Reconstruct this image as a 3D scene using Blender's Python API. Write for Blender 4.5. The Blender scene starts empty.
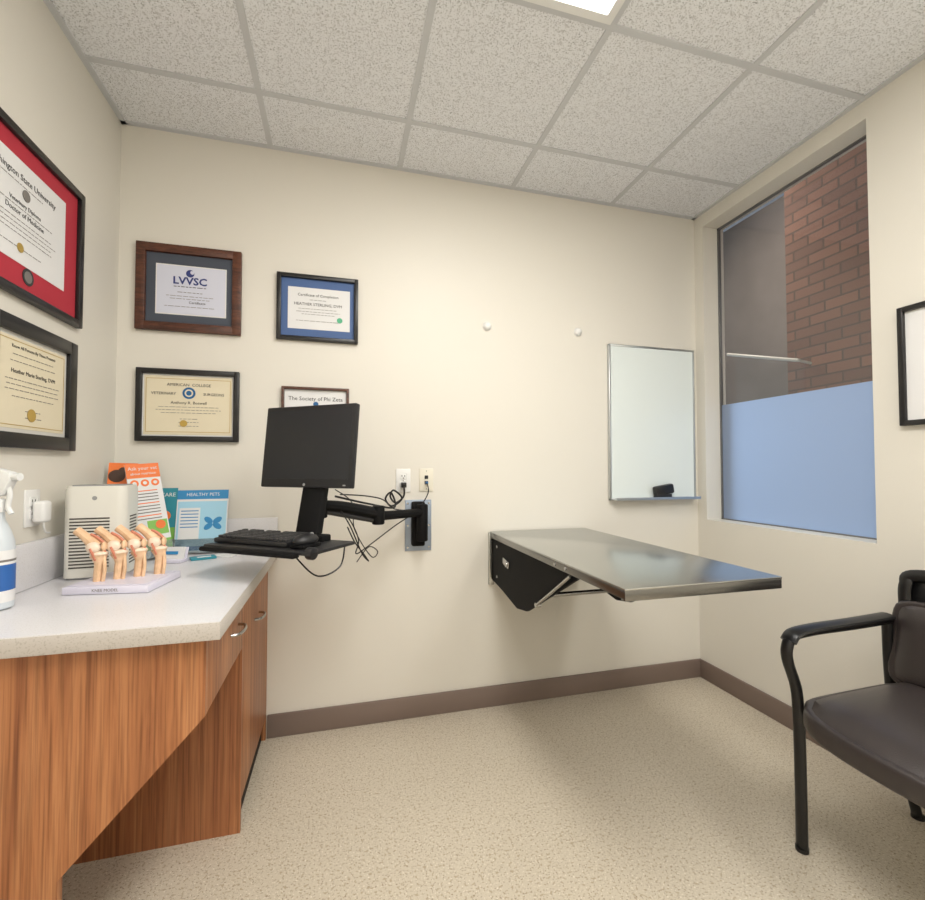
import bpy, bmesh, math, random
from mathutils import Vector, Matrix, Euler
random.seed(4)
SC=bpy.context.scene
try:
    SC.view_settings.view_transform='Standard'
    SC.view_settings.look='None'
except Exception: pass

# ---------------------------------------------------------------- dims
H=1.24; D=2.29; XL=-.942; XR=2.08; YF=-1.35; CZ=2.76

# ---------------------------------------------------------------- materials
def lin(c):
    o=[]
    for v in c:
        v/=255.
        o.append(v/12.92 if v<=.04045 else ((v+.055)/1.055)**2.4)
    return (*o,1)
def newmat(name):
    m=bpy.data.materials.new(name); m.use_nodes=True
    nt=m.node_tree; b=nt.nodes['Principled BSDF']
    return m,nt,b
def mat(name,c,rough=.5,metal=0,bump=0,bscale=200,spec=.5,coat=0,var=0,vscale=5):
    m,nt,b=newmat(name)
    b.inputs['Base Color'].default_value=lin(c); b.inputs['Roughness'].default_value=rough
    b.inputs['Metallic'].default_value=metal
    b.inputs['Specular IOR Level'].default_value=spec
    b.inputs['Coat Weight'].default_value=coat
    if bump or var:
        tc=nt.nodes.new('ShaderNodeTexCoord')
    if bump:
        n=nt.nodes.new('ShaderNodeTexNoise'); n.inputs['Scale'].default_value=bscale
        nt.links.new(tc.outputs['Object'],n.inputs['Vector'])
        bp=nt.nodes.new('ShaderNodeBump'); bp.inputs['Strength'].default_value=bump; bp.inputs['Distance'].default_value=.002
        nt.links.new(n.outputs['Fac'],bp.inputs['Height']); nt.links.new(bp.outputs['Normal'],b.inputs['Normal'])
    if var:
        n=nt.nodes.new('ShaderNodeTexNoise'); n.inputs['Scale'].default_value=vscale; n.inputs['Detail'].default_value=4
        nt.links.new(tc.outputs['Object'],n.inputs['Vector'])
        r=nt.nodes.new('ShaderNodeValToRGB')
        a=[max(0,v-var) for v in c]; d=[min(255,v+var) for v in c]
        r.color_ramp.elements[0].color=lin(a); r.color_ramp.elements[1].color=lin(d)
        r.color_ramp.elements[0].position=.35; r.color_ramp.elements[1].position=.65
        nt.links.new(n.outputs['Fac'],r.inputs['Fac']); nt.links.new(r.outputs['Color'],b.inputs['Base Color'])
    return m
def speckle(name,base,dots,scale,rough=.4,bump=0,coords='Object'):
    m,nt,b=newmat(name); b.inputs['Roughness'].default_value=rough
    tc=nt.nodes.new('ShaderNodeTexCoord')
    prev=None
    rgb=nt.nodes.new('ShaderNodeRGB'); rgb.outputs[0].default_value=lin(base); prev=rgb.outputs[0]
    for i,(c,lo,hi,sc) in enumerate(dots):
        n=nt.nodes.new('ShaderNodeTexNoise'); n.inputs['Scale'].default_value=scale*sc; n.inputs['Detail'].default_value=2
        mp=nt.nodes.new('ShaderNodeMapping'); mp.inputs['Location'].default_value=(i*7.3,i*3.1,i)
        nt.links.new(tc.outputs[coords],mp.inputs['Vector']); nt.links.new(mp.outputs[0],n.inputs['Vector'])
        r=nt.nodes.new('ShaderNodeValToRGB'); r.color_ramp.elements[0].position=lo; r.color_ramp.elements[1].position=hi
        mx=nt.nodes.new('ShaderNodeMix'); mx.data_type='RGBA'
        nt.links.new(n.outputs['Fac'],r.inputs['Fac']); nt.links.new(r.outputs['Color'],mx.inputs[0])
        nt.links.new(prev,mx.inputs[6]); mx.inputs[7].default_value=lin(c)
        prev=mx.outputs[2]
        if bump and i==0:
            bp=nt.nodes.new('ShaderNodeBump'); bp.inputs['Strength'].default_value=bump; bp.inputs['Distance'].default_value=.003; bp.invert=True
            nt.links.new(r.outputs['Color'],bp.inputs['Height']); nt.links.new(bp.outputs['Normal'],b.inputs['Normal'])
    nt.links.new(prev,b.inputs['Base Color'])
    return m
def wood(name,c1,c2,c3,sc=(22,22,.8),rough=.42):
    m,nt,b=newmat(name); b.inputs['Roughness'].default_value=rough
    tc=nt.nodes.new('ShaderNodeTexCoord'); mp=nt.nodes.new('ShaderNodeMapping'); mp.inputs['Scale'].default_value=sc
    nt.links.new(tc.outputs['Object'],mp.inputs['Vector'])
    n=nt.nodes.new('ShaderNodeTexNoise'); n.inputs['Scale'].default_value=1.0; n.inputs['Detail'].default_value=6; n.inputs['Roughness'].default_value=.6; n.inputs['Distortion'].default_value=1.2
    nt.links.new(mp.outputs[0],n.inputs['Vector'])
    r=nt.nodes.new('ShaderNodeValToRGB'); e=r.color_ramp.elements
    e[0].position=.3; e[0].color=lin(c1); e[1].position=.7; e[1].color=lin(c3); k=e.new(.5); k.color=lin(c2)
    nt.links.new(n.outputs['Fac'],r.inputs['Fac'])
    mp2=nt.nodes.new('ShaderNodeMapping'); mp2.inputs['Scale'].default_value=(sc[0]*8,sc[1]*8,sc[2]*4)
    nt.links.new(tc.outputs['Object'],mp2.inputs['Vector'])
    n2=nt.nodes.new('ShaderNodeTexNoise'); n2.inputs['Scale'].default_value=1; n2.inputs['Detail'].default_value=3
    nt.links.new(mp2.outputs[0],n2.inputs['Vector'])
    mx=nt.nodes.new('ShaderNodeMix'); mx.data_type='RGBA'; mx.blend_type='MULTIPLY'; mx.inputs[0].default_value=.5
    r2=nt.nodes.new('ShaderNodeValToRGB'); r2.color_ramp.elements[0].position=.36; r2.color_ramp.elements[0].color=(.30,.24,.2,1); r2.color_ramp.elements[1].position=.55
    nt.links.new(n2.outputs['Fac'],r2.inputs['Fac'])
    nt.links.new(r.outputs['Color'],mx.inputs[6]); nt.links.new(r2.outputs['Color'],mx.inputs[7])
    nt.links.new(mx.outputs[2],b.inputs['Base Color'])
    return m
def emis(name,c,s):
    m,nt,b=newmat(name); b.inputs['Base Color'].default_value=lin(c)
    b.inputs['Emission Color'].default_value=lin(c); b.inputs['Emission Strength'].default_value=s
    return m

M_wall=mat('wall_paint',(223,219,209),.5,bump=.1,bscale=260)
M_ceil=speckle('ceiling_tile',(238,240,244),[((140,140,142),.60,.66,1),((206,207,209),.57,.63,.6)],260,.9,bump=.3)
M_tbar=mat('ceiling_grid',(202,204,207),.5)
M_floor=speckle('floor_sheet',(200,190,172),[((146,130,108),.59,.67,1),((230,222,208),.60,.68,1.3),((174,160,136),.58,.64,.7)],150,.32)
M_base=mat('baseboard_vinyl',(124,108,99),.5)
M_lam=speckle('counter_laminate',(220,219,222),[((206,204,204),.58,.66,1)],300,.28)
M_lamedge=speckle('counter_edge',(192,186,180),[((176,170,162),.56,.64,1)],240,.4)
M_wood=wood('cabinet_wood',(140,84,52),(176,116,74),(198,140,95))
M_wooddk=wood('cabinet_wood_inner',(126,74,46),(158,100,62),(180,122,80))
M_void=mat('shadow_gap',(30,20,14),.8)
M_chrome=mat('brushed_nickel',(190,190,188),.25,1)
M_steel=mat('stainless_steel',(192,194,192),.24,1)
M_steeledge=mat('stainless_edge',(140,140,138),.25,1)
M_blk=mat('black_metal',(14,14,15),.65,spec=.18)
M_blkp=mat('black_plastic',(28,28,30),.45)
M_keys=mat('key_plastic',(46,46,48),.5)
M_screen=mat('screen_glass',(44,45,48),.3,spec=.35)
M_leather=mat('dark_vinyl',(54,48,47),.34,bump=.25,bscale=300)
M_chrblk=mat('chair_black',(16,16,17),.35)
M_white=mat('white_plastic',(232,232,230),.35)
M_ivory=mat('ivory_plastic',(226,221,205),.4)
M_grey=mat('grey_plastic',(150,150,150),.4)
M_slot=mat('louvre_shadow',(74,70,64),.7)
M_galv=mat('galvanised_plate',(150,162,178),.4,.5)
M_alu=mat('aluminium',(196,200,202),.3,1)
M_board=mat('whiteboard_surface',(226,234,232),.22)
M_purif=mat('purifier_shell',(226,224,215),.4)
M_ink=mat('ink',(50,48,50),.7)
M_inkl=mat('ink_light',(120,116,112),.7)

# ---------------------------------------------------------------- mesh builder
def catmull(pts,n=8):
    P=[Vector(p) for p in pts]; out=[]
    for i in range(len(P)-1):
        p0=P[max(i-1,0)];p1=P[i];p2=P[i+1];p3=P[min(i+2,len(P)-1)]
        for k in range(n):
            t=k/n
            out.append(.5*((2*p1)+(p2-p0)*t+(2*p0-5*p1+4*p2-p3)*t*t+(3*p1-p0-3*p2+p3)*t**3))
    out.append(P[-1]); return out
class B:
    def __init__(s,name,M=None):
        s.name=name; s.bm=bmesh.new(); s.mats=[]; s.M=M or Matrix()
    def mi(s,m):
        if m not in s.mats: s.mats.append(m)
        return s.mats.index(m)
    def add(s,tb,m,mtx=None,smooth=True):
        k=s.mi(m)
        bmesh.ops.recalc_face_normals(tb,faces=tb.faces)
        for f in tb.faces: f.material_index=k; f.smooth=smooth
        for e in tb.edges:
            if len(e.link_faces)==2 and e.calc_face_angle(0)>.6: e.smooth=False
        tb.transform(s.M@(mtx or Matrix()))
        me=bpy.data.meshes.new('t'); tb.to_mesh(me); tb.free(); s.bm.from_mesh(me); bpy.data.meshes.remove(me)
    def box(s,c,size,m,rot=None,bev=0,seg=2):
        tb=bmesh.new(); bmesh.ops.create_cube(tb,size=1)
        bmesh.ops.scale(tb,vec=Vector(size),verts=tb.verts)
        if bev: bmesh.ops.bevel(tb,geom=list(tb.edges),offset=bev,segments=seg,profile=.5,affect='EDGES')
        R=Matrix() if rot is None else (rot.to_4x4() if isinstance(rot,Matrix) else Euler(rot).to_matrix().to_4x4())
        s.add(tb,m,Matrix.Translation(c)@R)
    def bb(s,a,b,m,bev=0,seg=2):
        a=Vector(a);b=Vector(b); s.box((a+b)/2,[abs(x) for x in (b-a)],m,None,bev,seg)
    def cyl(s,p0,p1,r,m,r2=None,seg=24,bev=0):
        p0=Vector(p0);p1=Vector(p1);d=p1-p0
        tb=bmesh.new(); bmesh.ops.create_cone(tb,cap_ends=True,segments=seg,radius1=r,radius2=r if r2 is None else r2,depth=d.length)
        if bev:
            ed=[e for e in tb.edges if abs(e.verts[0].co.z-e.verts[1].co.z)<1e-6]
            bmesh.ops.bevel(tb,geom=ed,offset=bev,segments=2,profile=.5,affect='EDGES')
        q=d.to_track_quat('Z','Y').to_matrix().to_4x4()
        s.add(tb,m,Matrix.Translation((p0+p1)/2)@q)
    def sph(s,c,r,m,sc=(1,1,1),rot=None):
        tb=bmesh.new(); bmesh.ops.create_uvsphere(tb,u_segments=20,v_segments=12,radius=r)
        R=Matrix() if rot is None else Euler(rot).to_matrix().to_4x4()
        s.add(tb,m,Matrix.Translation(c)@R@Matrix.Diagonal((*sc,1)))
    def tube(s,pts,r,m,seg=10,ry=None,n=8,smooth=True,up=None):
        P=catmull(pts,n) if smooth else [Vector(p) for p in pts]
        tb=bmesh.new(); rings=[]; nrm=None
        N=len(P)
        for i,p in enumerate(P):
            t=(P[min(i+1,N-1)]-P[max(i-1,0)]).normalized()
            if nrm is None:
                a=Vector(up) if up else (Vector((0,0,1)) if abs(t.z)<.9 else Vector((1,0,0)))
                nrm=(a-t*a.dot(t)).normalized()
            else:
                nrm=(nrm-t*nrm.dot(t)).normalized()
            bn=t.cross(nrm)
            rr=r(i/(N-1)) if callable(r) else r
            r2=rr if ry is None else ry
            rings.append([tb.verts.new(p+nrm*math.cos(2*math.pi*k/seg)*rr+bn*math.sin(2*math.pi*k/seg)*r2) for k in range(seg)])
        for a,b in zip(rings,rings[1:]):
            for k in range(seg): tb.faces.new((a[k],a[(k+1)%seg],b[(k+1)%seg],b[k]))
        tb.faces.new(rings[0]); tb.faces.new(rings[-1])
        s.add(tb,m)
    def quad(s,pts,m):
        tb=bmesh.new(); tb.faces.new([tb.verts.new(Vector(p)) for p in pts]); s.add(tb,m,smooth=False)
    def prism(s,pts,vec,m,bev=0):
        tb=bmesh.new(); v=[tb.verts.new(Vector(p)) for p in pts]; f=tb.faces.new(v)
        r=bmesh.ops.extrude_face_region(tb,geom=[f])
        bmesh.ops.translate(tb,vec=Vector(vec),verts=[g for g in r['geom'] if isinstance(g,bmesh.types.BMVert)])
        if bev: bmesh.ops.bevel(tb,geom=list(tb.edges),offset=bev,segments=2,profile=.5,affect='EDGES')
        s.add(tb,m)
    def lathe(s,prof,c,m,seg=28,sc=(1,1)):
        tb=bmesh.new(); rings=[]
        for r,z in prof: rings.append([tb.verts.new((c[0]+r*sc[0]*math.cos(2*math.pi*k/seg),c[1]+r*sc[1]*math.sin(2*math.pi*k/seg),c[2]+z)) for k in range(seg)])
        for a,b in zip(rings,rings[1:]):
            for k in range(seg): tb.faces.new((a[k],a[(k+1)%seg],b[(k+1)%seg],b[k]))
        tb.faces.new(rings[0]); tb.faces.new(rings[-1]); s.add(tb,m)
    def text(s,t,size,pos,m,align='CENTER',sx=1.0,rot=None,bold=0):
        cu=bpy.data.curves.new('t','FONT'); cu.body=t; cu.size=size; cu.align_x=align; cu.align_y='CENTER'; cu.extrude=.0002; cu.resolution_u=2; cu.offset=bold
        ob=bpy.data.objects.new('t',cu); SC.collection.objects.link(ob)
        dg=bpy.context.evaluated_depsgraph_get(); dg.update()
        me=bpy.data.meshes.new_from_object(ob.evaluated_get(dg))
        tb=bmesh.new(); tb.from_mesh(me)
        bpy.data.objects.remove(ob); bpy.data.meshes.remove(me); bpy.data.curves.remove(cu)
        R=Euler(rot).to_matrix().to_4x4() if rot else Matrix()
        s.add(tb,m,Matrix.Translation(pos)@R@Matrix.Diagonal((sx,1,1,1)),smooth=False)
    def done(s):
        me=bpy.data.meshes.new(s.name); s.bm.to_mesh(me); s.bm.free()
        for m in s.mats: me.materials.append(m)
        o=bpy.data.objects.new(s.name,me)
        SC.collection.objects.link(o); return o
def frame_m(o,u,v,w):
    u=Vector(u).normalized();v=Vector(v).normalized();w=Vector(w).normalized()
    M=Matrix(((u.x,v.x,w.x,o[0]),(u.y,v.y,w.y,o[1]),(u.z,v.z,w.z,o[2]),(0,0,0,1))); return M
def back(x,z,y=D): return frame_m((x,y,z),(1,0,0),(0,0,1),(0,-1,0))
def left(y,z,x=XL): return frame_m((x,y,z),(0,1,0),(0,0,1),(1,0,0))
def right(y,z,x=XR): return frame_m((x,y,z),(0,-1,0),(0,0,1),(-1,0,0))

# ---------------------------------------------------------------- room
b=B('floor'); b.bb((XL-.15,YF-.15,-.1),(XR+.15,D+.15,0),M_floor); b.done()
b=B('ceiling'); b.bb((XL-.15,YF-.15,CZ),(XR+.15,D+.15,CZ+.05),M_ceil)
xs=[.28+.61*k for k in range(-2,4)]; ys=[1.953-.61*k for k in range(0,6)]
for x in xs:
    if XL<x<XR: b.bb((x-.012,YF,CZ-.004),(x+.012,D,CZ),M_tbar)
for y in ys:
    if YF<y<D: b.bb((XL,y-.012,CZ-.0045),(XR,y+.012,CZ),M_tbar)
b.bb((XL,D-.022,CZ-.006),(XR,D,CZ),M_tbar); b.bb((XR-.022,YF,CZ-.006),(XR,D,CZ),M_tbar); b.bb((XL,YF,CZ-.006),(XL+.022,D,CZ),M_tbar)
b.done()
b=B('wall_back'); b.bb((XL-.15,D,0),(XR+.15,D+.15,CZ),M_wall); b.done()
b=B('wall_left'); b.bb((XL-.15,YF,0),(XL,D,CZ),M_wall); b.done()
b=B('wall_front'); b.bb((XL-.15,YF-.15,0),(XR+.15,YF,CZ),M_wall); b.done()
WY0,WY1,WZ0,WZ1=1.345,2.222,.935,2.678; GX=XR+.11
b=B('wall_right')
b.bb((XR,YF,0),(XR+.15,WY0,CZ),M_wall); b.bb((XR,WY1,0),(XR+.15,D,CZ),M_wall)
b.bb((XR,WY0,0),(XR+.15,WY1,WZ0),M_wall); b.bb((XR,WY0,WZ1),(XR+.15,WY1,CZ),M_wall); b.done()
b=B('baseboard_back'); b.bb((-.315,D-.012,0),(XR,D,.105),M_base,.003); b.done()
b=B('baseboard_right'); b.bb((XR-.012,YF,0),(XR,D-.012,.105),M_base,.003); b.done()
b=B('baseboard_left'); b.bb((XL,YF,0),(XL+.012,1.25,.105),M_base,.003); b.done()

# window
def glassmat():
    m=bpy.data.materials.new('window_glass'); m.use_nodes=True; nt=m.node_tree; nt.nodes.clear()
    o=nt.nodes.new('ShaderNodeOutputMaterial'); t=nt.nodes.new('ShaderNodeBsdfTransparent'); t.inputs[0].default_value=(.88,.88,.88,1)
    g=nt.nodes.new('ShaderNodeBsdfGlossy'); g.inputs['Roughness'].default_value=.02
    l=nt.nodes.new('ShaderNodeLayerWeight'); l.inputs[0].default_value=.5
    pw=nt.nodes.new('ShaderNodeMath'); pw.operation='POWER'; pw.inputs[1].default_value=3.0
    ml=nt.nodes.new('ShaderNodeMath'); ml.operation='MULTIPLY_ADD'; ml.inputs[1].default_value=.7; ml.inputs[2].default_value=.09
    nt.links.new(l.outputs['Facing'],pw.inputs[0]); nt.links.new(pw.outputs[0],ml.inputs[0])
    mx=nt.nodes.new('ShaderNodeMixShader'); nt.links.new(ml.outputs[0],mx.inputs[0]); nt.links.new(t.outputs[0],mx.inputs[1]); nt.links.new(g.outputs[0],mx.inputs[2])
    nt.links.new(mx.outputs[0],o.inputs[0]); return m
def frostmat():
    m,nt,b=newmat('frosted_film'); b.inputs['Base Color'].default_value=lin((168,188,220)); b.inputs['Roughness'].default_value=.3
    tr=nt.nodes.new('ShaderNodeBsdfTranslucent'); tr.inputs[0].default_value=lin((196,218,246))
    mx=nt.nodes.new('ShaderNodeMixShader'); mx.inputs[0].default_value=.45
    o=nt.nodes['Material Output']; nt.links.new(b.outputs[0],mx.inputs[1]); nt.links.new(tr.outputs[0],mx.inputs[2]); nt.links.new(mx.outputs[0],o.inputs[0]); return m
M_glass=glassmat(); M_frost=frostmat()
FZ=1.610
b=B('window_1')
b.quad(((GX+.004,WY0,FZ),(GX+.004,WY0,WZ1),(GX+.004,WY1,WZ1),(GX+.004,WY1,FZ)),M_glass)
b.quad(((GX+.003,WY0,WZ0),(GX+.003,WY0,FZ),(GX+.003,WY1,FZ),(GX+.003,WY1,WZ0)),M_frost)
M_wf=mat('window_gasket',(130,130,130),.35,.6)
for a,c in (((GX-.006,WY0,WZ0),(GX+.012,WY1,WZ0+.006)),((GX-.006,WY0,WZ1-.006),(GX+.012,WY1,WZ1)),((GX-.006,WY1-.008,WZ0),(GX+.012,WY1,WZ1)),((GX-.006,WY0,WZ0),(GX+.012,WY0+.006,WZ1))):
    b.bb(a,c,M_wf)
b.done()
# corridor beyond the window
def brickmat():
    m,nt,b=newmat('brick'); tc=nt.nodes.new('ShaderNodeTexCoord')
    sp=nt.nodes.new('ShaderNodeSeparateXYZ'); cb=nt.nodes.new('ShaderNodeCombineXYZ')
    nt.links.new(tc.outputs['Object'],sp.inputs[0]); ad=nt.nodes.new('ShaderNodeMath'); nt.links.new(sp.outputs[0],ad.inputs[0]); nt.links.new(sp.outputs[1],ad.inputs[1])
    nt.links.new(ad.outputs[0],cb.inputs[0]); nt.links.new(sp.outputs[2],cb.inputs[1])
    bt=nt.nodes.new('ShaderNodeTexBrick'); bt.inputs['Scale'].default_value=1; bt.inputs['Brick Width'].default_value=.2; bt.inputs['Row Height'].default_value=.068; bt.inputs['Mortar Size'].default_value=.006
    bt.inputs['Color1'].default_value=lin((154,114,96)); bt.inputs['Color2'].default_value=lin((126,96,84)); bt.inputs['Mortar'].default_value=lin((108,90,80))
    nt.links.new(cb.outputs[0],bt.inputs['Vector']); nt.links.new(bt.outputs['Color'],b.inputs['Base Color']); b.inputs['Roughness'].default_value=.9
    bp=nt.nodes.new('ShaderNodeBump'); bp.invert=True; bp.inputs['Distance'].default_value=.006; nt.links.new(bt.outputs['Fac'],bp.inputs['Height']); nt.links.new(bp.outputs['Normal'],b.inputs['Normal'])
    return m
M_brick=brickmat(); M_corr=mat('corridor_wall',(128,120,114),.7,var=8,vscale=2)
b=B('wall_brick'); b.bb((3.0,.2,0),(3.4,2.46,3.6),M_brick); b.done()
b=B('wall_corridor'); b.bb((3.7,2.0,0),(3.8,5.4,3.6),M_corr); b.bb((XR+.15,5.3,0),(3.7,5.4,3.6),M_corr); b.done()
b=B('corridor_bar'); b.cyl((2.9,2.865,2.118),(2.9,2.30,1.943),.011,M_ivory); b.cyl((2.9,2.30,1.943),(3.0,2.30,1.93),.009,M_ivory); b.cyl((2.9,2.865,2.118),(3.7,2.9,2.13),.009,M_ivory); b.done()  # thin sloped pale bar with an end piece at each side

# ---------------------------------------------------------------- ceiling lights
M_diff=emis('light_diffuser',(255,252,247),3.0)
def troffer(x0,y0,x1,y1,power,col=(1,.975,.935)):
    b=B('ceiling_light')
    b.bb((x0,y0,CZ-.012),(x1,y1,CZ-.0046),M_white); b.bb((x0+.03,y0+.03,CZ-.014),(x1-.03,y1-.03,CZ-.011),M_diff)
    o=b.done()
    l=bpy.data.lights.new('troffer_lamp','AREA'); l.shape='RECTANGLE'; l.size=x1-x0-.08; l.size_y=y1-y0-.08; l.energy=power; l.color=col
    lo=bpy.data.objects.new('lamp',l); lo.location=((x0+x1)/2,(y0+y1)/2,CZ-.02); SC.collection.objects.link(lo); lo.parent=o
troffer(.292,.135,.878,1.331,29)
troffer(-.318,-1.085,.268,.111,20)
troffer(1.512,-1.085,2.05,.111,20)
def aim(name,loc,tgt,size,e,col,spread=180):
    l=bpy.data.lights.new(name,'AREA'); l.size=size; l.energy=e; l.color=col; l.spread=math.radians(spread)
    lo=bpy.data.objects.new(name,l); lo.location=loc; lo.rotation_euler=(Vector(tgt)-Vector(loc)).to_track_quat('-Z','Y').to_euler(); SC.collection.objects.link(lo)
aim('corridor_ceiling_lamp',(2.5,3.2,3.4),(3.1,2.2,2.0),.5,24,(1,.9,.8))
aim('film_backlight_lamp',(3.2,4.4,1.9),(2.25,1.7,1.2),.9,17,(.66,.81,1),60)  # unseen lamp, added to backlight the frosted film in blue
w=bpy.data.worlds.new('w'); SC.world=w; w.use_nodes=True; w.node_tree.nodes['Background'].inputs[0].default_value=(.6,.7,.85,1); w.node_tree.nodes['Background'].inputs[1].default_value=.3

# ---------------------------------------------------------------- counter + cabinet
CT=.866; CX=-.279; CY=1.235; WL=XL+.0015; WB=D-.0015
b=B('counter_cabinet')
b.bb((WL,CY,CT-.045),(CX,WB,CT-.002),M_lamedge,.002); b.bb((WL+.001,CY+.001,CT-.003),(CX-.001,WB-.001,CT),M_lam)
FX=-.32; PY=1.278; KY=1.725; T=CT-.045
b.prism([(WL,PY,0),(-.62,PY,0),(-.62,PY,.29),(FX,PY,.622),(FX,PY,T),(WL,PY,T)],(0,.02,0),M_wood)
b.bb((FX-.018,PY+.021,.622),(FX,KY-.003,T-.004),M_wood,.001)
b.bb((WL,PY+.02,.640),(FX-.018,KY,.655),M_wooddk)
b.bb((WL,KY,.0),(FX-.02,WB,T),M_wooddk)
b.bb((FX-.02,KY,.0),(FX,KY+.016,T-.004),M_wood)
b.bb((FX-.02,KY+.019,.10),(FX,WB-.022,T-.006),M_wood,.001)
b.bb((FX-.02,WB-.019,.0),(FX,WB-.001,T-.004),M_wood)
b.bb((FX-.021,KY+.017,0),(FX-.018,WB-.02,.8),M_void)
def pull(y,z,L=.1):
    b.tube([(FX,y-L/2,z),(FX+.022,y-L/2+.012,z),(FX+.03,y,z),(FX+.022,y+L/2-.012,z),(FX,y+L/2,z)],.005,M_chrome)
pull(1.60,.725,.11); pull(2.0,.645,.10)
b.done()
b=B('backsplash'); b.bb((WL,CY,CT+.001),(WL+.018,WB,1.008),M_lam,.002); b.bb((WL+.019,WB-.018,CT+.001),(CX,WB,1.008),M_lam,.002); b.done()

# ---------------------------------------------------------------- picture frames
def picture(name,M,W,Hh,fw,fm,layers,art,depth=.022):
    b=B(name,M)
    for sx in (-1,1): b.box((sx*(W/2-fw/2),0,depth/2+.001),(fw,Hh,depth),fm,bev=.003)
    for sy in (-1,1): b.box((0,sy*(Hh/2-fw/2),depth/2+.001),(W-fw*1.2,fw,depth*.98),fm,bev=.003)
    b.box((0,0,.005),(W-fw,Hh-fw,.006),layers[0][2])
    z=.0085
    for (w,h,m,*o) in layers:
        ox,oy=o if o else (0,0)
        b.box((ox,oy,z),(w,h,.0012),m); z+=.0012
    art(b,z+.0002); b.done()
M_fbrown=wood('frame_walnut',(58,32,22),(88,50,34),(108,64,44),(4,30,30)); M_fblk=mat('frame_black',(24,23,24),.35)
M_red=mat('mat_red',(178,44,60),.7); M_char=mat('mat_charcoal',(70,76,88),.7); M_navy=mat('mat_navy',(70,98,148),.6)
M_paper=mat('paper_white',(226,226,226),.6); M_paperb=mat('paper_lavender',(210,213,228),.6); M_cream=mat('paper_cream',(224,214,188),.6)
M_gold=mat('gold_seal',(190,160,80),.4,.3); M_blue=mat('seal_blue',(30,96,150),.5); M_greenS=mat('seal_green',(80,170,130),.5); M_lb=mat('logo_blue',(44,56,120),.5)
M_pale=mat('mat_pale',(214,212,206),.6)
def lines(b,z,rows,m=M_inkl):
    for (y,w,h) in rows:
        x=-w/2
        while x<w/2-.004:
            ww=min(random.uniform(.008,.024),w/2-x); b.box((x+ww/2,y,z),(ww,h,.0003),m); x+=ww+.004
def artA(b,z):
    b.sph((0,.072,z),.017,M_lb,(1,1,.05)); b.sph((.007,.076,z+.0005),.009,M_paperb,(1,1,.05))
    b.text('LVVSC',.046,(0,.036,z),M_lb,sx=1.05,bold=.0012); lines(b,z,[(.010,.13,.003)],M_ink); lines(b,z,[(-.015,.10,.0025),(-.033,.19,.002),(-.045,.16,.002)])
    b.text('Certificate',.016,(.03,-.060,z),M_ink); lines(b,z,[(-.08,.2,.002)])
picture('certificate_frame',back(-.659,2.040),.424,.388,.038,M_fbrown,[(.36,.33,M_char),(.285,.225,M_paper,.006,-.005),(.275,.215,M_paperb,.006,-.005)],artA)
def artB(b,z):
    b.text('Certificate of Completion',.018,(0,.062,z),M_ink); b.text('HEATHER STERLING, DVM',.019,(0,.018,z),M_ink)
    lines(b,z,[(.04,.08,.002),(-.004,.18,.002),(-.018,.2,.002),(-.03,.15,.002),(-.062,.2,.002)]); b.lathe([(.013,0),(.013,.001)],(.1,-.05,z),M_greenS)
picture('certificate_frame',back(-.108,2.003),.374,.318,.020,M_fblk,[(.345,.29,M_navy),(.285,.20,M_paper,.005,-.002)],artB)
def artC(b,z):
    b.text('AMERICAN  COLLEGE',.018,(0,.092,z),M_ink); b.text('VETERINARY',.017,(-.1,.052,z),M_ink); b.text('SURGEONS',.017,(.1,.052,z),M_ink)
    b.lathe([(.026,0),(.026,.001)],(0,.056,z),M_blue); b.lathe([(.017,0),(.017,.0015)],(0,.056,z),M_cream); b.lathe([(.011,0),(.011,.002)],(0,.056,z),M_blue)
    b.text('Anthony R. Boswell',.018,(0,.012,z),M_ink)
    lines(b,z,[(-.007,.24,.002),(-.020,.26,.002),(-.033,.22,.002),(-.06,.07,.002),(-.075,.08,.002),(-.092,.08,.002)]); b.lathe([(.015,0),(.015,.001)],(-.02,-.08,z),M_gold)
    for y in (.118,-.118): b.box((0,y,z),(.336,.002,.0003),M_gold)
    for x in (-.168,.168): b.box((x,0,z),(.002,.236,.0003),M_gold)
picture('certificate_frame',back(-.656,1.516),.412,.322,.024,M_fblk,[(.38,.29,M_paper),(.352,.262,M_cream)],artC)
def artD(b,z):
    b.text('The Society of Phi Zeta',.026,(0,.07,z),M_ink); b.lathe([(.012,0),(.012,.001)],(0,.045,z),M_blue)
    lines(b,z,[(.03,.18,.002),(0,.2,.002),(-.03,.15,.002)])
picture('certificate_frame',back(-.115,1.497),.308,.25,.013,M_fbrown,[(.29,.23,M_paper)],artD)
def artE(b,z):
    b.text('Washington State University',.027,(.01,.115,z),M_ink); lines(b,z,[(.092,.2,.002)]); b.text('Veterinary Diploma',.018,(.02,.035,z),M_ink)
    b.text('Doctor of Medicine',.022,(.02,.005,z),M_ink); lines(b,z,[(.02,.3,.002),(-.018,.3,.002),(-.032,.34,.002),(-.046,.3,.002),(-.06,.3,.002),(-.1,.2,.002)])
    b.lathe([(.017,0),(.017,.001)],(.02,.07,z+.0005),M_inkl); b.lathe([(.014,0),(.014,.001)],(0,-.098,z),M_gold)
    b.lathe([(.026,0),(.026,.001)],(.04,-.172,z-.0012),M_ink); b.lathe([(.018,0),(.018,.0014)],(.04,-.172,z-.0012),M_inkl)
picture('diploma_frame',left(1.645,1.996),.65,.494,.026,M_fblk,[(.6,.45,M_red),(.452,.31,M_paper,0,.01)],artE)
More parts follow.
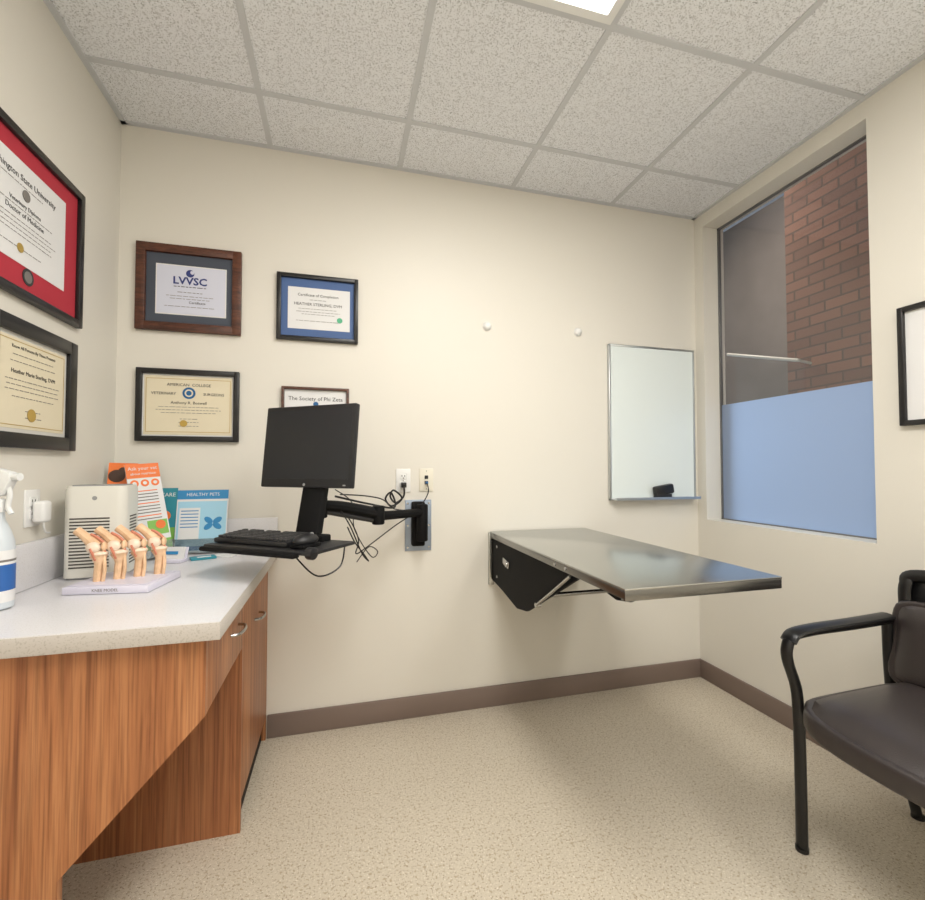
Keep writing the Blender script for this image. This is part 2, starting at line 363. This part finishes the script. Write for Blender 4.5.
def artF(b,z):
    b.text('Know All Persons By These Presents',.014,(0,.108,z),M_ink); b.text('Heather Marie Sterling, DVM',.018,(0,.035,z),M_ink)
    lines(b,z,[(.085,.2,.002),(.065,.22,.002),(.01,.26,.002),(-.005,.25,.002),(-.02,.26,.002),(-.04,.2,.002),(-.08,.08,.002),(-.1,.08,.002)]); b.lathe([(.02,0),(.02,.001)],(-.01,-.09,z),M_gold)
    for y in (.125,-.125): b.box((0,y,z),(.31,.002,.0003),M_gold)
    for x in (-.155,.155): b.box((x,0,z),(.002,.25,.0003),M_gold)
picture('diploma_frame',left(1.727,1.491),.435,.385,.045,M_fblk,[(.37,.32,M_pale),(.32,.27,M_cream)],artF)
def artG(b,z): b.text('Patient Care',.04,(0,.06,z),M_ink); lines(b,z,[(.02,.25,.004),(-.01,.25,.004),(-.04,.2,.004)])
picture('picture_frame',right(.945,1.624),.6,.452,.02,M_fblk,[(.58,.43,M_paper),(.40,.27,M_pale)],artG)

# whiteboard
M0=back(1.76,1.50,D-.002)
b=B('whiteboard',M0); W,Hh=.582,.89
b.box((0,0,.008),(W-.01,Hh-.01,.012),M_board)
for sx in (-1,1): b.box((sx*(W/2-.006),0,.009),(.012,Hh,.018),M_alu,bev=.003)
for sy in (-1,1): b.box((0,sy*(Hh/2-.006),.009),(W,.012,.018),M_alu,bev=.003)
b.box((0,-Hh/2+.004,.035),(W*.96,.006,.06),M_alu,bev=.002); b.box((0,-Hh/2+.009,.064),(W*.96,.014,.004),M_alu)
b.done()
b=B('whiteboard_eraser',M0); b.box((.045,-Hh/2+.056,.038),(.125,.056,.036),M_fblk,rot=(0,0,.16),bev=.010); b.box((.04,-Hh/2+.021,.038),(.10,.024,.034),M_blkp,bev=.002); b.done()
for x,z in ((.748,1.99),(1.283,2.0)):
    b=B('door_bumper',back(x,z)); b.cyl((0,0,0),(0,0,.006),.024,M_white,bev=.002); b.sph((0,0,.006),.022,M_white,(1,1,.8)); b.done()

# outlets
def outlet(name,M,duplex=True,m=M_white):
    b=B(name,M); b.box((0,0,.003),(.072,.116,.006),m,bev=.002)
    if duplex:
        for sy in (-1,1):
            b.box((0,sy*.02,.0065),(.034,.03,.003),m,bev=.004)
            for sx in (-1,1): b.box((sx*.007,sy*.02+.003,.0082),(.003,.009,.0006),M_fblk)
            b.cyl((0,sy*.02-.008,.008),(0,sy*.02-.008,.0085),.003,M_fblk)
        b.cyl((0,0,.006),(0,0,.0075),.003,M_chrome)
    else:
        for k in (-1,1): b.box((0,k*.014,.0075),(.018,.018,.005),M_blkp,bev=.002)
        for k in (-1,1): b.cyl((0,k*.045,.006),(0,k*.045,.0075),.003,M_chrome)
    return b
b=outlet('electrical_outlet',back(.305,1.175)); b.box((0,-.022,.022),(.026,.026,.03),M_fblk,bev=.004); b.done()
b=outlet('network_jack',back(.422,1.177),False,M_ivory); b.box((-.0,-.014,.018),(.012,.012,.022),M_blue,bev=.001); b.done()
b=outlet('electrical_outlet',left(1.745,1.112)); b.box((.008,-.012,.026),(.046,.068,.034),M_white,bev=.01,seg=3)
b.tube([(.01,-.045,.03),(.012,-.062,.03),(.03,-.08,.026),(.055,-.085,.024)],.003,M_white); b.done()

# ---------------------------------------------------------------- fold down exam table
b=B('fold_down_exam_table')
x0,x1,y0,y1,zt=.758,1.31,1.105,D-.012,.906
b.bb((x0,y0,zt-.006),(x1,y1,zt),M_steel,.002)
b.bb((x0+.001,y0+.001,zt-.032),(x0+.02,y1,zt-.004),M_steeledge,.002)
b.bb((x1-.02,y0+.001,zt-.032),(x1-.001,y1,zt-.004),M_steeledge,.002)
b.bb((x0+.001,y0+.0005,zt-.036),(x1-.001,y0+.02,zt-.004),M_steeledge,.002)
b.bb((x0+.02,y0+.02,zt-.03),(x1-.02,y1,zt-.02),M_blk)
for yy in (1.45,1.53): b.cyl((x0-.002,yy,zt-.018),(x0+.002,yy,zt-.018),.006,M_chrome)
for xx in (x0+.012,x1-.034):
    b.prism([(xx,2.268,zt-.034),(xx,2.268,.655),(xx,2.13,.640),(xx,1.93,.608),(xx,1.82,.628),(xx,1.38,zt-.036)],(.012,0,0),M_blk)
    b.box((xx-.004,2.279,.765),(.03,.018,.27),M_chrome,bev=.002)
b.bb((x0+.01,2.262,.66),(x1-.02,2.287,.90),M_blk,.003)
b.cyl((x0+.03,1.90,.665),(x1-.04,1.90,.665),.010,M_chrome)
for xx in (x0+.003,x1-.010): 
    b.tube([(xx,1.42,.868),(xx,1.58,.765),(xx,1.70,.69)],.006,M_chrome,smooth=False)
    b.cyl((xx-.004,1.70,.69),(xx+.018,1.70,.69),.010,M_chrome)
b.box((x0+.008,2.06,.785),(.008,.075,.032),M_chrome,rot=(.15,0,0),bev=.003)
b.cyl((x0-.002,2.04,.782),(x0+.014,2.04,.782),.013,M_chrome,bev=.002)
b.cyl((x0+.008,2.19,.84),(x0+.014,2.19,.84),.007,M_chrome); b.cyl((x0+.008,2.19,.69),(x0+.014,2.19,.69),.007,M_chrome)
b.done()

# ---------------------------------------------------------------- monitor on arm
U=Vector((.81,-.587,0)).normalized(); Nn=Vector((-.587,-.81,0)).normalized()
MC=Vector((-.124,1.852,1.323)); til=math.radians(6)
Vv=(Vector((0,0,1))*math.cos(til)-Nn*math.sin(til)).normalized(); Wn=U.cross(Vv).normalized()
MM=frame_m(MC,U,Vv,Wn)
b=B('computer_monitor',MM); W,Hh=.425,.32
b.box((0,0,-.012),(W,Hh,.026),M_blkp,bev=.005); b.box((0,0,-.035),(W*.8,Hh*.75,.04),M_blkp,bev=.012)
b.box((0,.008,.0015),(W-.03,Hh-.05,.001),M_screen)
b.sph((0,-Hh/2+.011,.0015),.006,M_grey,(1,1,.1)); b.box((W/2-.03,-Hh/2+.010,.0012),(.012,.005,.001),M_grey)
b.done()
Z0=Vector((0,0,1))
def TL(u,n,z): return tuple(Vector((-.215,1.722,0))+U*u+Nn*n+Z0*z)
b=B('articulated_arm_mount')
b.bb((.315,D-.0065,.822),(.448,D-.0005,1.077),M_galv,.001)
for zz in (.84,.95,1.06):
    for xx in (.328,.435): b.cyl((xx,D-.009,zz),(xx,D-.005,zz),.005,M_chrome)
b.bb((.345,D-.045,.85),(.41,D-.005,1.07),M_blk,.008); b.cyl((.39,D-.07,.88),(.39,D-.07,1.06),.028,M_blk,bev=.006)
E=Vector((.16,2.0,1.03)); Wp=Vector((.39,D-.07,1.02)); Mp=Vector((-.075,1.945,1.085))
b.tube([Wp,Wp.lerp(E,.5),E],.02,M_blk,ry=.02,smooth=False)
b.cyl(E-Z0*.035,E+Z0*.045,.027,M_blk,bev=.006)
b.tube([E+Z0*.01,E.lerp(Mp,.3)+Z0*.012,E.lerp(Mp,.7)+Z0*.01,Mp],lambda t:.026-.004*t,M_blk)
b.tube([E+Vector((0,0,-.02)),E.lerp(Mp,.5)+Vector((0,0,-.02)),Mp+Vector((0,0,-.02))],.012,M_blkp)
b.cyl(Mp-Z0*.05,Mp+Z0*.035,.026,M_blk,bev=.006)
R3=MM.to_3x3()
b.box(tuple(MC-Wn*.062),(.12,.12,.014),M_blk,rot=R3,bev=.003)
P0=MC-Wn*.072
pl=[P0+U*-.05+Z0*.0, P0+U*.05, Vector(TL(.115,-.07,1.0)), Vector(TL(.02,-.07,1.0))]
b.prism([tuple(p) for p in pl],tuple(-Nn*.035),M_blk,.004)
b.tube([Mp,(P0+Z0*-.10-Nn*.03)],.02,M_blk,smooth=False)
trM=frame_m((0,0,0),U,-Nn,Z0).to_3x3()
b.box(TL(.02,.0,.972),(.45,.24,.012),M_blkp,rot=trM,bev=.004)
b.box(TL(.0,.128,.966),(.40,.03,.016),M_blk,rot=trM,bev=.006)
b.box(TL(.07,-.085,.985),(.16,.05,.03),M_blk,rot=trM,bev=.006)
b.cyl(TL(.22,.10,.972),TL(.245,.10,.972),.02,M_blkp,bev=.004)
arm_obj=b.done()
KM=Matrix.Translation(TL(-.04,.015,.9785))@trM.to_4x4()
b=B('keyboard',KM); KW,KD=.32,.135
b.prism([(-KW/2,-KD/2,.001),(-KW/2,KD/2,.001),(-KW/2,KD/2,.026),(-KW/2,-KD/2,.016)],(KW,0,0),M_blkp,.003)
sl=.01/KD
for r in range(6):
    y=KD/2-.014-r*.0205; n=16; z=.0245+sl*(y)
    for k in range(n):
        if r==0 and k in (1,5,9): continue
        if r==5 and 3<k<9: continue
        b.box((-KW/2+.0165+k*(KW-.033)/(n-1),y,z),(.0160,.0165,.009),M_keys,bev=.002)
    if r==5: b.box((-KW/2+.0165+6*(KW-.033)/(n-1),y,z),(.095,.0165,.009),M_keys,bev=.002)
b.done()
b=B('computer_mouse',Matrix.Translation(TL(.165,.045,.9795))@trM.to_4x4()); b.sph((0,0,.022),.032,M_blkp,(1,1.6,.68)); b.cyl((-.003,.03,.038),(.003,.03,.038),.006,M_grey); b.box((0,0,.006),(.055,.09,.012),M_blk,bev=.004); b.done()
b=B('cables')
def cab(p,r=.0028,m=M_fblk): b.tube(p,r,m,seg=8,n=10)
cab([(.305,D-.038,1.15),(.30,D-.06,1.10),(.26,D-.07,1.07),(.235,D-.06,1.10),(.25,D-.07,1.13),(.29,D-.07,1.09),(.24,D-.08,1.055),(.21,D-.08,1.09),(.235,D-.1,1.12),(.25,D-.1,1.05),(.12,2.06,1.08),(-.02,1.98,1.12)],.0045)
cab([(.422,D-.03,1.16),(.42,D-.06,1.11),(.36,D-.08,1.03),(.25,D-.1,.96),(.12,2.12,.88),(.07,2.08,.86),(.08,2.06,.92),(.05,2.02,1.0),(0,1.96,1.08)])
cab([(-.02,1.95,1.10),(.04,1.95,1.0),(.09,1.98,.88),(.12,2.0,.84),(.10,2.0,.87),(.06,1.96,.93),(.03,1.9,1.0)])
cab([(-.02,1.95,1.15),(.05,1.97,1.09),(.06,1.98,.98),(.13,2.0,.86),(.16,2.02,.875),(.12,2.0,.90),(.07,1.99,.84)],.0022)
cab([(.0,1.93,1.13),(.10,1.98,1.12),(.18,2.02,1.10),(.24,2.12,1.05),(.34,2.2,1.03)])
cab([TL(.2,-.12,.955),TL(.23,-.05,.90),TL(.18,0,.875),TL(.1,.0,.92),TL(.05,-.02,.955)])
cb=b.done(); cb.parent=arm_obj

# ---------------------------------------------------------------- air purifier
def rrect(cx,cy,w,d,r,n=6):
    o=[]
    for (sx,sy,a0) in ((1,1,0),(-1,1,90),(-1,-1,180),(1,-1,270)):
        for k in range(n+1):
            a=math.radians(a0+90*k/n); o.append((cx+sx*(w/2-r)+r*math.cos(a),cy+sy*(d/2-r)+r*math.sin(a)))
    return o
CS=CT+.001
AM=Matrix.Translation((-.806,1.886,CS))@Matrix.Rotation(math.radians(6),4,'Z')
b=B('air_purifier',AM); aw,ad,ah=.176,.16,.314
b.prism([(x,y,.006) for x,y in rrect(0,0,aw,ad,.028)],(0,0,ah-.018),M_purif)
b.prism([(x,y,0) for x,y in rrect(0,0,aw-.012,ad-.012,.024)],(0,0,.006),M_grey)
b.prism([(x,y,ah-.012) for x,y in rrect(0,0,aw-.006,ad-.006,.026)],(0,0,.008),M_purif)
b.prism([(x,y,ah-.004) for x,y in rrect(0,0,aw-.03,ad-.03,.02)],(0,0,.003),M_grey)
for k in range(16):
    z=.04+k*.0108
    b.box((-.012,-ad/2-.0004,z),(.11,.002,.0046),M_slot); b.box((aw/2+.0004,-.0,z),(.002,.07,.004),M_slot)
b.cyl((.0,-ad/2-.001,.27),(.0,-ad/2+.001,.27),.007,M_grey)
b.done()

# ---------------------------------------------------------------- bone joint model
M_bone=mat('bone',(228,190,152),.45,var=10,vscale=40); M_cart=mat('cartilage',(236,216,194),.4); M_lig=mat('ligament_red',(206,130,104),.5); M_slab=mat('display_base',(216,213,228),.35)
BM=Matrix.Translation((-.653,1.680,CS))@Matrix.Rotation(math.radians(-8),4,'Z')
b=B('anatomical_knee_joint_model',BM)
b.box((0,0,.011),(.235,.20,.022),M_slab,bev=.003); b.box((0,0,.0235),(.215,.18,.002),M_slab)
for i,(x,y) in enumerate(((-.06,-.035),(-.018,-.008),(.025,.02),(.07,.05))):
    b.tube([(x,y,.024),(x+.002,y,.055),(x+.004,y,.085),(x+.002,y,.104)],lambda t:.0125+.010*max(0,t-.55)/.45*1.2,M_bone)
    b.sph((x+.002,y,.108),.022,M_cart,(1.1,1,.42))
    b.tube([(x+.018,y-.006,.024),(x+.022,y-.005,.06),(x+.018,y-.003,.10)],.005,M_bone)
    b.sph((x-.008,y-.012,.128),.018,M_cart,(1.1,.8,1)); b.sph((x-.008,y+.012,.128),.018,M_cart,(1.1,.8,1))
    b.tube([(x-.006,y,.128),(x-.022,y,.146),(x-.042,y,.164),(x-.062,y,.180)],lambda t:.020-.007*min(1,t*1.6),M_bone)
    b.sph((x+.016,y,.130),.010,M_bone,(.7,1,1.5))
    b.tube([(x+.016,y,.140),(x-.002,y,.157),(x-.022,y,.168)],.004,M_lig); b.tube([(x+.017,y,.12),(x+.018,y,.105),(x+.012,y-.002,.09)],.004,M_lig)
    b.tube([(x-.008,y-.026,.128),(x-.002,y-.022,.108),(x+.002,y-.016,.09)],.0035,M_lig)
b.text('KNEE MODEL',.012,(0,-.1004,.011),M_inkl,rot=(math.pi/2,0,0))
b.done()

# ---------------------------------------------------------------- spray bottle
M_trigw=mat('sprayer_white',(226,228,228),.35); M_bot=mat('bottle_plastic',(204,212,218),.3); M_lblb=mat('label_blue',(44,98,170),.4)
b=B('spray_bottle',Matrix.Translation((-.878,1.492,CS))@Matrix.Rotation(math.radians(-15),4,'Z'))
b.lathe([(.03,0),(.037,.004),(.038,.02),(.038,.15),(.036,.175),(.028,.205),(.016,.235),(.014,.262)],(0,0,0),M_bot)
b.lathe([(.0386,.02),(.0386,.155)],(0,0,0),M_paper); b.lathe([(.0389,.05),(.0389,.118)],(0,0,0),M_lblb)
b.lathe([(.0386,.125),(.039,.126),(.039,.130),(.0386,.131)],(0,0,0),M_inkl)
b.lathe([(.018,.255),(.018,.285),(.014,.29)],(0,0,0),M_trigw)
b.prism([(-.035,-.012,.29),(.022,-.012,.30),(.040,-.012,.335),(.040,-.012,.36),(.0,-.012,.372),(-.03,-.012,.35)],(0,.024,0),M_trigw,.003)
b.cyl((.04,0,.348),(.058,0,.348),.010,M_trigw); b.tube([(.026,0,.33),(.032,0,.30),(.028,0,.27),(.038,0,.25)],.006,M_trigw)
b.done()

# ---------------------------------------------------------------- brochures
M_or=mat('print_orange',(236,120,50),.5); M_gr=mat('print_green',(130,186,84),.5); M_teal=mat('print_teal',(50,140,156),.5); M_lbl=mat('print_lightblue',(164,210,232),.5); M_mb=mat('print_blue',(52,136,190),.5); M_dkb=mat('print_brown',(70,46,34),.6)
M_acr=mat('clear_acrylic',(220,228,230),.1,spec=.8); M_acr.node_tree.nodes['Principled BSDF'].inputs['Transmission Weight'].default_value=.9
def card(name,Bc,Tc,wdir,w,art,stand=True):
    Bc=Vector(Bc);Tc=Vector(Tc); v=(Tc-Bc); h=v.length; v.normalize(); u=Vector(wdir); u=(u-v*u.dot(v)).normalized(); n=u.cross(v)
    b=B(name,frame_m((Bc+Tc)/2,u,v,n)); b.box((0,0,0),(w,h,.004),M_paper)
    art(b,w,h)
    if stand: b.box((0,-h/2+.03,.005),(w+.006,.06,.002),M_acr)
    b.done()
def art1(b,w,h):
    z=.0022
    b.box((0,h/2-.03,z),(w,.06,.0008),M_or); b.text('Ask your vet',.020,(0,h/2-.02,z+.001),M_paper); b.text('about nutrition',.015,(0,h/2-.042,z+.001),M_paper)
    for k in (-1,0,1): b.lathe([(.015,0),(.015,.001)],(k*.037,h/2-.082,z),M_or); b.lathe([(.007,0),(.007,.0014)],(k*.037,h/2-.082,z),M_paper)
    for k in range(10): b.box((-.005,h/2-.115-k*.013,z),(w*.75,.004,.0004),M_or if k%4==0 else M_inkl)
    b.box((.02,-h/2+.12,z),(w*.6,.06,.0008),M_gr); b.lathe([(.018,0),(.018,.001)],(.03,-h/2+.13,z+.0008),M_or)
    b.box((0,-h/2+.05,z),(w,.04,.0008),M_gr)
card('brochure_card',(-.712,2.115,.878),(-.798,2.175,1.255),(.8,.6,0),.12,art1)
def art2(b,w,h):
    z=.0022; b.box((0,h/2-.05,z),(w,.1,.0008),M_or); b.box((0,h/2-.14,z),(w,.08,.0008),M_gr)
    b.sph((-.02,h/2-.055,z),.03,M_dkb,(1,.9,.06)); b.sph((-.0,h/2-.035,z),.018,M_dkb,(1,1,.08)); b.box((-.02,h/2-.1,z+.0008),(.05,.02,.0006),M_dkb); b.text('PETS',.03,(-.0,h/2-.14,z+.001),M_paper)
card('brochure_card',(-.866,2.13,.878),(-.870,2.20,1.258),(.95,.2,0),.10,art2)
def art3(b,w,h):
    z=.0022; b.box((0,h/2-.02,z),(w,.04,.0008),M_mb); b.text('HEALTHY PETS',.02,(0,h/2-.02,z+.001),M_paper); b.box((0,-.02,z),(w*.96,h*.78,.0006),M_lbl)
    b.box((-w*.24,-.01,z+.0005),(w*.40,h*.5,.0004),M_paper)
    for k in range(6): b.box((-w*.24,.045-k*.014,z+.001),(w*.34,.004,.0004),M_mb)
    for a in (.6,-.6,2.5,3.8): b.sph((.045+.022*math.cos(a),-.01+.022*math.sin(a),z+.0006),.02,M_mb,(1,.6,.05),(0,0,a))
    b.box((0,-h/2+.02,z+.0006),(w*.8,.018,.0006),M_mb)
card('brochure_holder',(-.583,2.205,.872),(-.583,2.252,1.140),(1,-.05,0),.205,art3)
def art4(b,w,h):
    z=.0022; b.box((0,0,z),(w,h,.0008),M_teal); b.box((0,-.06,z+.0008),(w*.9,.06,.0006),M_gr); b.sph((-.01,.02,z+.001),.03,M_or,(1,.8,.05)); b.text('CARE',.024,(.005,h/2-.03,z+.001),M_paper)
card('brochure_holder',(-.728,2.225,.872),(-.728,2.262,1.15),(1,-.02,0),.085,art4)
b=B('business_card_holder',Matrix.Translation((-.640,2.05,CS))@Matrix.Rotation(-.25,4,'Z'))
b.box((0,0,.006),(.10,.06,.012),M_slab,bev=.002); b.box((0,.02,.03),(.10,.006,.05),M_slab,rot=(-.25,0,0),bev=.001); b.box((0,.005,.033),(.09,.012,.05),M_paper,rot=(-.25,0,0)); b.box((0,-.003,.036),(.05,.002,.012),M_mb,rot=(-.25,0,0)); b.done()
b=B('business_cards'); b.box((-.54,2.09,CS+.004),(.09,.055,.008),M_teal,rot=(0,0,.4)); b.box((-.47,2.12,CS+.003),(.09,.055,.006),M_paper,rot=(0,0,-.3)); b.box((-.535,2.085,CS+.0085),(.05,.02,.001),M_paper,rot=(0,0,.4)); b.done()

# ---------------------------------------------------------------- chair
YA,YB=.30,-.30
CM=Matrix.Translation((1.455,.877,0))
b=B('waiting_room_armchair',CM)   # local: x=0 front legs, +x towards the back, y across
def arm(y):
    b.tube([(0,y,.0),(0,y,.22),(-.003,y,.42),(-.012,y,.52),(-.044,y,.61),(-.046,y,.655),(-.022,y,.686),(.06,y,.697),(.25,y,.70),(.405,y,.705)],.013,M_chrblk,seg=12,ry=.019,up=(1,0,0))
    b.tube([(-.04,y,.674),(-.012,y,.698),(.075,y,.708),(.25,y,.712),(.405,y,.718)],.012,M_chrblk,seg=12,ry=.028,up=(0,0,1))
    b.tube([(.405,y,.715),(.405,y,.68),(.412,y,.50),(.44,y,.30),(.53,y,.0)],.013,M_chrblk,seg=12,ry=.017,up=(1,0,0))
    b.tube([(0,y,.40),(.43,y,.40)],.012,M_chrblk,smooth=False)
    for x in (0,.53): b.cyl((x,y,0),(x,y,.012),.019,M_chrblk)
arm(YA); arm(YB)
for x in (.05,.42): b.tube([(x,YA,.40),(x,YB,.40)],.012,M_chrblk,smooth=False)
def cushion(c,size,rot,m,crown,bulge):
    tb=bmesh.new(); bmesh.ops.create_cube(tb,size=1); bmesh.ops.subdivide_edges(tb,edges=list(tb.edges),cuts=13,use_grid_fill=True)
    for v in tb.verts:
        p=v.co*2
        a=1-.16*.5*abs(p.x)**6*abs(p.y)**6
        e=1-.45*max(abs(p.x),abs(p.y))**8*abs(p.z)**2
        k=(1-abs(p.x)**2.5)*(1-abs(p.y)**2.5)
        xx=p.x*size[0]/2*a*(1-.10*abs(p.z)**3*abs(p.x)**4)
        if p.x<0: xx-=bulge*(1-abs(p.y)**2.6)*abs(p.x)
        v.co=Vector((xx,p.y*size[1]/2*a*(1-.08*abs(p.z)**3*abs(p.y)**4),p.z*size[2]/2*e+(crown*k if p.z>0 else 0)))
    b.add(tb,m,Matrix.Translation(c)@Euler(rot).to_matrix().to_4x4())
cushion((.197,0,.465),(.48,.578,.115),(0,-.02,0),M_leather,.018,.075)
b.box((.23,0,.400),(.42,.50,.02),M_chrblk,bev=.006)
cushion((.428,0,.638),(.30,.60,.08),(0,math.radians(-81),0),M_leather,.02,.0)
b.box((.485,0,.66),(.018,.50,.36),M_chrblk,rot=(0,math.radians(9),0),bev=.008)
b.tube([(.455,YA-.025,.76),(.460,YA-.025,.83),(.470,YA-.055,.868),(.49,0,.880),(.470,YB+.055,.868),(.460,YB+.025,.83),(.455,YB+.025,.76)],.012,M_chrblk,ry=.02)
b.box((.475,0,.80),(.014,.56,.13),M_chrblk,rot=(0,math.radians(9),0),bev=.006)
b.done()

# ---------------------------------------------------------------- camera
cam=bpy.data.cameras.new('camera'); cam.sensor_width=36; cam.lens=36*456/925; cam.shift_y=4.5/925; cam.clip_start=.02
co=bpy.data.objects.new('camera',cam); co.location=(0,0,H); co.rotation_euler=(math.radians(90)+math.atan(13/456),0,math.radians(-15))
SC.collection.objects.link(co); SC.camera=co
